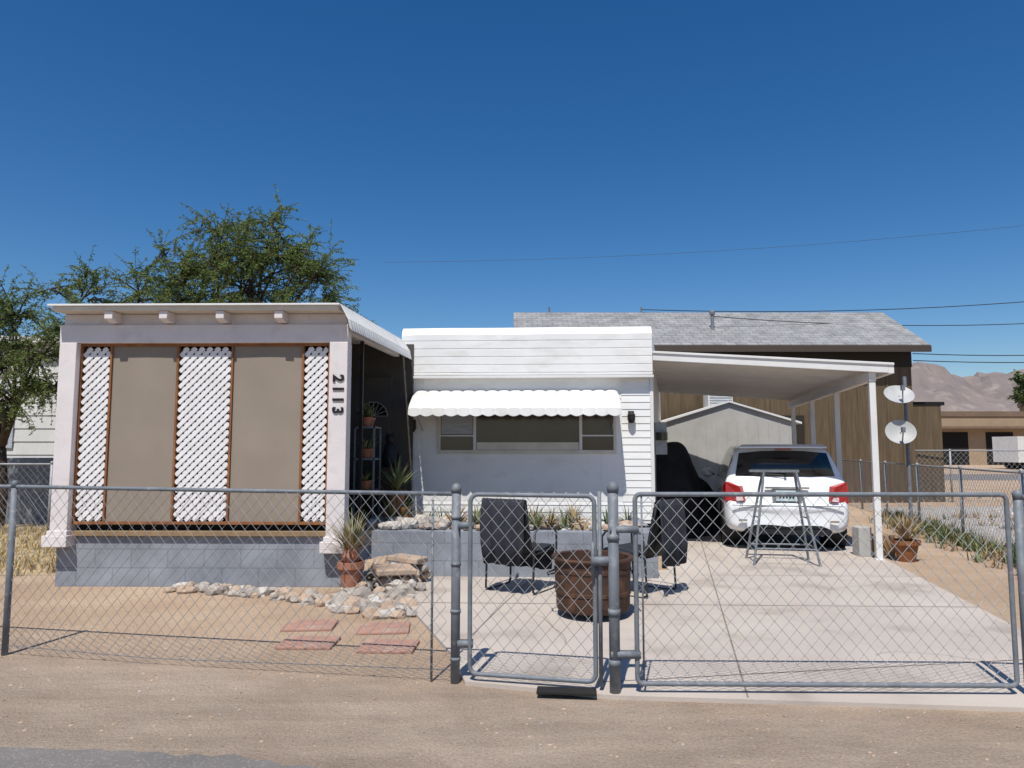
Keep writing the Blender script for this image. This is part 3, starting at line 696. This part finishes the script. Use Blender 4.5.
# ---------------------------------------------------------------- metal stand
sd=E('metal_sawhorse',(3.50,9.5,.025),-8)
g=MB(galvd)
T=1.17
for s in(-1,1):
    for q in(-1,1): g.tube([(s*.40,q*.28,0),(s*.20,q*.05,T)],.016,8)
    g.tube([(s*.36,-.235,.22),(s*.36,.235,.22)],.010,6)
    g.tube([(s*.30,-.16,.58),(s*.30,.16,.58)],.010,6)
for q in(-1,1):
    for z in(.2,.86): f=z/T;g.tube([(-.40+.2*f,q*(.28-.23*f),z),(.40-.2*f,q*(.28-.23*f),z)],.012,6)
g.box((-.38,-.05,T-.01),(.24,.05,T+.02));g.make('stand_frame',sd,smooth=False)

g=MB(terra,dry,wood)
pot(g,(5.25,9.75,0),.17,.28,2);spiky(g,(5.25,9.75,.26),110,.5,.010,1,.3,1.5);g.make('dry_potted_plant',recalc=False)
g=MB(shedm);g.box((4.74,9.98,.02),(4.92,10.2,.42));g.make('concrete_block',bevel=.015)
g=MB(M('cardboard',(.4,.26,.14),(.32,.2,.11),4,.9));g.obox((5.12,10.15,.16),(.2,.3,.3),(0,0,.3));g.make('cardboard_box',bevel=.006)

def weeds(name,pl,n,h,mats,blw=.006):
    g=MB(*mats)
    for i in range(n):
        x,y=pl();k=random.randrange(len(mats))
        for j in range(12): blade(g,(x+R(-.07,.07),y+R(-.07,.07),0),R(0,6.28),R(.6,1.5),h*R(.4,1.1),blw,k,R(.2,1.2),3)
    g.make(name,recalc=False)
def pside():
    y=R(8.2,15.5);return 7.1+.22*(y-11.6)+random.gauss(0,.25),y
weeds('weeds',pside,260,.27,[leafd,agave,leafd,dry],.009)
def pl2():
    y=R(9.5,16);return 8.3+.22*(y-11.6)+R(0,5),y
weeds('scrub',pl2,90,.2,[leafd,dry,dry],.009)
def pl3(): return R(-13,-5.3),R(8.6,13.5)
weeds('dry_grass',pl3,1300,.18,[straw,straw,dry],.006)
g=MB(M('straw_ground',(.50,.38,.23),(.42,.32,.19),3,.95,.6,60));g.add([(-14,8.4,.004),(-5.1,8.7,.004),(-5.0,14,.004),(-16,14,.004)],[(0,1,2,3)]);g.make('dry_lawn')

sa=E('satellite_dishes',(7.72,14.1,0))
g=MB(galvd,M('dish_grey',(.45,.45,.44),(.38,.38,.37),5,.5))
g.tube([(0,0,0),(0,0,2.9)],.035,10)
def dish(c,n_,r):
    c=Vector(c);q=Vector(n_).to_track_quat('Z','Y');vs=[];k=24
    for i in range(5):
        rr=r*i/4
        for j in range(k):
            a=2*math.pi*j/k;vs.append(c+q@Vector((rr*math.cos(a)*1.1,rr*math.sin(a),.25*rr*rr/r)))
    f=[(i*k+j,i*k+(j+1)%k,(i+1)*k+(j+1)%k,(i+1)*k+j) for i in range(4) for j in range(k)]
    g.add(vs,f,1);g.add([v-q@Vector((0,0,.01)) for v in vs],[x[::-1] for x in f],1)
    tip=c+q@Vector((0,-r*.2,r*1.1));g.tube([c+q@Vector((0,-r,0.05)),tip],.012,6,0);g.obox(tip,(.06,.06,.10),(0,0,0),0)
    g.tube([c,(0,0,c.z-.1)],.02,6,0)
dish((-.2,-.12,1.79),(-.25,-.85,.35),.25);dish((-.2,-.12,2.50),(-.1,-.65,.6),.25)
g.make('pole_and_dishes',sa,recalc=False)

# ---------------------------------------------------------------- trees
def tree(name,base,blobs,ntw,seed,leafsz=.075,trunk_r=.13,droop=.5,mat=leafm,nl=30,feather=1.0):
    random.seed(seed);t=E(name,base);b=Vector(base)
    gb=MB(bark);gl=MB(mat)
    fork=Vector((0,0,1.5));gb.tube([(0,0,-.1),(.05,.03,.7),fork],[trunk_r*1.3,trunk_r,trunk_r*.85],10)
    tot=sum(r**2 for *_,r in blobs)
    for (x,y,z,r) in blobs:
        c=Vector((x,y,z))-b
        m=fork.lerp(c,.5)+Vector((R(-.2,.2),R(-.2,.2),R(0,.35)))
        gb.tube([fork,fork.lerp(m,.5)+Vector((R(-.1,.1),0,R(0,.15))),m,m.lerp(c,.5)+Vector((R(-.1,.1),R(-.1,.1),.08)),c],[trunk_r*.6,trunk_r*.45,trunk_r*.33,trunk_r*.22,trunk_r*.1],7)
        n=int(ntw*r*r/tot)
        subs=[]
        for i in range(max(4,n//11)):
            d=Vector((random.gauss(0,1),random.gauss(0,1),random.gauss(.25,.9))).normalized();e=c+d*r*R(.5,1.0+.25*feather)
            gb.tube([c+Vector((R(-.1,.1),R(-.1,.1),R(-.1,.1))),c.lerp(e,.5)+Vector((0,0,.06)),e],[.022,.014,.005],4);subs.append((c.lerp(e,.15),e,d))
        for i in range(n):
            s0,s1,dd=random.choice(subs);p=s0.lerp(s1,R(.05,1.05))
            d=(dd*.8+Vector((random.gauss(0,.6),random.gauss(0,.6),random.gauss(.15,.55)))).normalized();L_=R(.3,.75)*min(1,.5+r)
            pts=[p]
            for k in range(5): d=(d+Vector((0,0,-droop*.28))).normalized();p=p+d*L_/5;pts.append(p)
            gb.tube(pts,.004,3,caps=False)
            for k in range(nl):
                f=R(.1,4.99);kk=int(f);q=pts[kk].lerp(pts[kk+1],f-kk)
                a=Vector((random.gauss(0,1),random.gauss(0,1),random.gauss(-.3,.6))).normalized()*leafsz*R(.4,1.2)
                w=a.cross(Vector((R(-1,1),R(-1,1),R(-1,1)))).normalized()*leafsz*.16
                gl.add([q,q+a*.5+w,q+a,q+a*.5-w],[(0,1,2,3)])
    gb.make('trunk_and_limbs',t,smooth=True,recalc=False);gl.make('foliage',t,recalc=False)
tree('mesquite_tree',(-5.9,14.8,0),[(-6.1,14.6,5.3,.8),(-4.9,14.9,5.45,.8),(-4.1,14.6,4.95,.7),(-6.9,14.8,5.0,.65),(-5.4,14.5,4.7,1.0),(-7.8,14.8,4.65,.6),(-8.8,14.7,4.6,.5),(-3.85,14.7,4.5,.5),(-6.25,14.7,6.05,.42),(-5.0,14.6,6.1,.42),(-9.5,14.8,4.75,.4),(-6.5,14.7,4.3,.9),(-4.6,14.7,4.2,.8),(-5.6,14.7,5.6,.5),(-7.3,14.7,5.5,.3),(-4.3,14.7,5.6,.35)],1850,11,.08,.13,.55,leafm,28)
tree('mesquite_tree',(-9.6,13.6,0),[(-9.3,13.3,3.9,.55),(-8.8,13.2,3.2,.6),(-9.6,13.4,3.0,.6),(-8.3,13.2,3.6,.5),(-10.1,13.5,3.7,.5),(-8.5,13.3,2.6,.5),(-9.2,13.2,2.4,.45)],800,5,.075,.09,.9)
tree('street_tree',(34.5,44,0),[(34.5,44,5.2,1.4),(35.8,44,4.6,1.5),(33.7,44.3,4.2,1.1),(35.2,43.6,6.2,.9),(37,44.5,4,1.5),(31.6,44,5.4,1.1),(32.2,44,4.2,1.2)],900,3,.32,.25,.4,leafd)
random.seed(99)

# ---------------------------------------------------------------- background right
tb=E('commercial_building',(0,0,0))
g=MB(tanb,brnb,dark,white)
g.box((36,64,0),(52,74,4.3),0);g.box((35.8,63.9,4.3),(52.2,74.1,4.75),1);g.box((33,66,0),(36,74,5.0),1);g.box((52.2,62,0),(80,74,5.6),0);g.box((52,61.8,5.6),(80.2,74,6.1),1)
for x in(38,42,46.5): g.box((x,63.95,0),(x+2.4,63.995,2.9),2)
for x in(55,60,65): g.box((x,61.95,.0),(x+3,61.995,3.2),2)
g.box((36.4,63.0,3.2),(51.8,63.9,3.4),1);g.make('walls',tb)
tv=E('parked_truck',(35.0,50,0),6)
g=MB(white,glassd,rubber,M('truck_blue',(.10,.14,.20),None,rough=.3))
g.box((0,0,.5),(5.0,2.3,2.3),0);g.extr([(5.0,0,.5),(6.9,0,.5),(6.9,0,1.3),(6.2,0,1.5),(5.8,0,2.3),(5.0,0,2.3)],(0,2.2,0),3);g.box((5.3,-.02,1.5),(5.9,0,2.1),1)
for x in(1.2,5.9): g.tube([(x,-.05,.45),(x,2.3,.45)],.45,18,2)
g.make('box_and_cab',tv,bevel=.04)
g=MB(mount);nx,ny=120,26;vs=[]
for j in range(ny):
    for i in range(nx):
        x=250+i*22;y=1400+j*40;v=j/(ny-1);base=math.sin(math.pi*min(1,v*1.15))
        f=noise.fractal(Vector((x*.0035,y*.0035,3.1)),1.0,2.1,7)
        env=min(1,max(0,(x-380)/380));h=(185+75*f+18*math.sin(x*.006))*base*env
        rg=abs(noise.noise(Vector((x*.012,y*.012,9))))*45*base*env
        vs.append((x,y,max(-2,h-rg)))
g.add(vs,[(j*nx+i,j*nx+i+1,(j+1)*nx+i+1,(j+1)*nx+i) for j in range(ny-1) for i in range(nx-1)]);g.make('mountains',recalc=False)
g=MB(tanb,white,brnb)
for i in range(50):
    x=R(-160,220);y=R(110,200);w=R(6,16);g.box((x,y,0),(x+w,y+8,R(2.8,4.5)),random.randrange(3))
g.make('distant_buildings')
pale=M('pale_metal_siding',(.62,.61,.58),(.55,.54,.51),1,.6,stretch=(6,1,1))
nb=E('white_mobile_home',(-21,16.2,0),2)
g=MB(pale,dark,curt,galvd);g.box((0,0,.4),(12,6,3.9),0);lapwall(g,0,12,.45,3.85,-.005,.3,0,.02)
g.box((-.2,-.3,3.9),(12.2,6.2,4.05),0)
for x in(1.5,5.5,8.3): g.box((x,-.06,1.5),(x+1.3,-.026,2.5),2);g.box((x+.1,-.08,1.6),(x+1.2,-.062,2.4),1)
g.box((0,-.3,.0),(12,-.25,.5),3);g.make('walls',nb)
g=MB(galvd,cream,wood);
g.box((-12.6,14.2,0),(-11.6,14.9,1.1),1);g.box((-11.3,14.1,0),(-10.6,14.6,.8),2);g.box((-10.3,14.4,0),(-9.2,15,1.3),0);g.make('yard_clutter',bevel=.02)

g=MB(bark,galv);g.tube([(33,24,0),(33,24,10.5)],[.16,.11],10);g.box((31.9,23.95,9.6),(34.1,24.07,9.75));g.make('utility_pole')
def wire(p,q,sag,r=.011,mi=0):
    p=Vector(p);q=Vector(q);g.tube([p.lerp(q,i/24)-Vector((0,0,sag*4*(i/24)*(1-i/24))) for i in range(25)],r,4,mi,False)
g=MB(M('cable',(.03,.03,.03),None,rough=.7),M('cable_grey',(.06,.075,.1),None,rough=.6))
wire((4.0,21.9,5.75),(33,24,8.8),.9,.013);wire((5.8,20.6,5.3),(33,24,8.1),1.1,.012);wire((11.5,20.5,4.2),(33,24,7.0),.8,.013);wire((11.5,20.5,4.0),(33,24,6.4),.7,.013)
wire((-12,66,18.8),(60,58,21.9),1.2,.016,1)
g.make('power_lines',recalc=False)
g=MB(rubber);g.obox((.33,4.50,.036),(.36,.10,.02),(0,0,-.1));g.make('rubber_mat',bevel=.004)

# ---------------------------------------------------------------- camera, light
cam=bpy.data.cameras.new('camera');co=bpy.data.objects.new('camera',cam);scene.collection.objects.link(co)
cam.sensor_width=36;cam.lens=720/1024*36;cam.clip_end=8000;cam.clip_start=.05
co.location=(0,0,1.5);co.rotation_euler=(math.radians(95.08),0,0);scene.camera=co
el=math.radians(60);az=math.radians(14)
sun=bpy.data.lights.new('sun','SUN');sun.energy=4.85;sun.angle=math.radians(.5);sun.color=(1,.965,.90)
so=bpy.data.objects.new('sun',sun);scene.collection.objects.link(so)
tv_=Vector((math.sin(az)*math.cos(el),math.cos(az)*math.cos(el),-math.sin(el)));so.rotation_euler=tv_.to_track_quat('-Z','Y').to_euler()
w=bpy.data.worlds.new('World');scene.world=w;w.use_nodes=True;nt=w.node_tree
bg=nt.nodes['Background'];sk=nt.nodes.new('ShaderNodeTexSky');sk.sky_type='NISHITA';sk.sun_disc=False
sk.sun_elevation=el;sk.sun_rotation=math.pi+az;sk.altitude=300;sk.air_density=1.0;sk.dust_density=.6;sk.ozone_density=3.0
hs=nt.nodes.new('ShaderNodeHueSaturation');hs.inputs['Hue'].default_value=.504;hs.inputs['Saturation'].default_value=1.36;hs.inputs['Value'].default_value=1.2
nt.links.new(sk.outputs[0],hs.inputs['Color']);nt.links.new(hs.outputs[0],bg.inputs[0]);bg.inputs[1].default_value=.085
scene.view_settings.view_transform='Standard';scene.view_settings.look='None';scene.view_settings.exposure=0
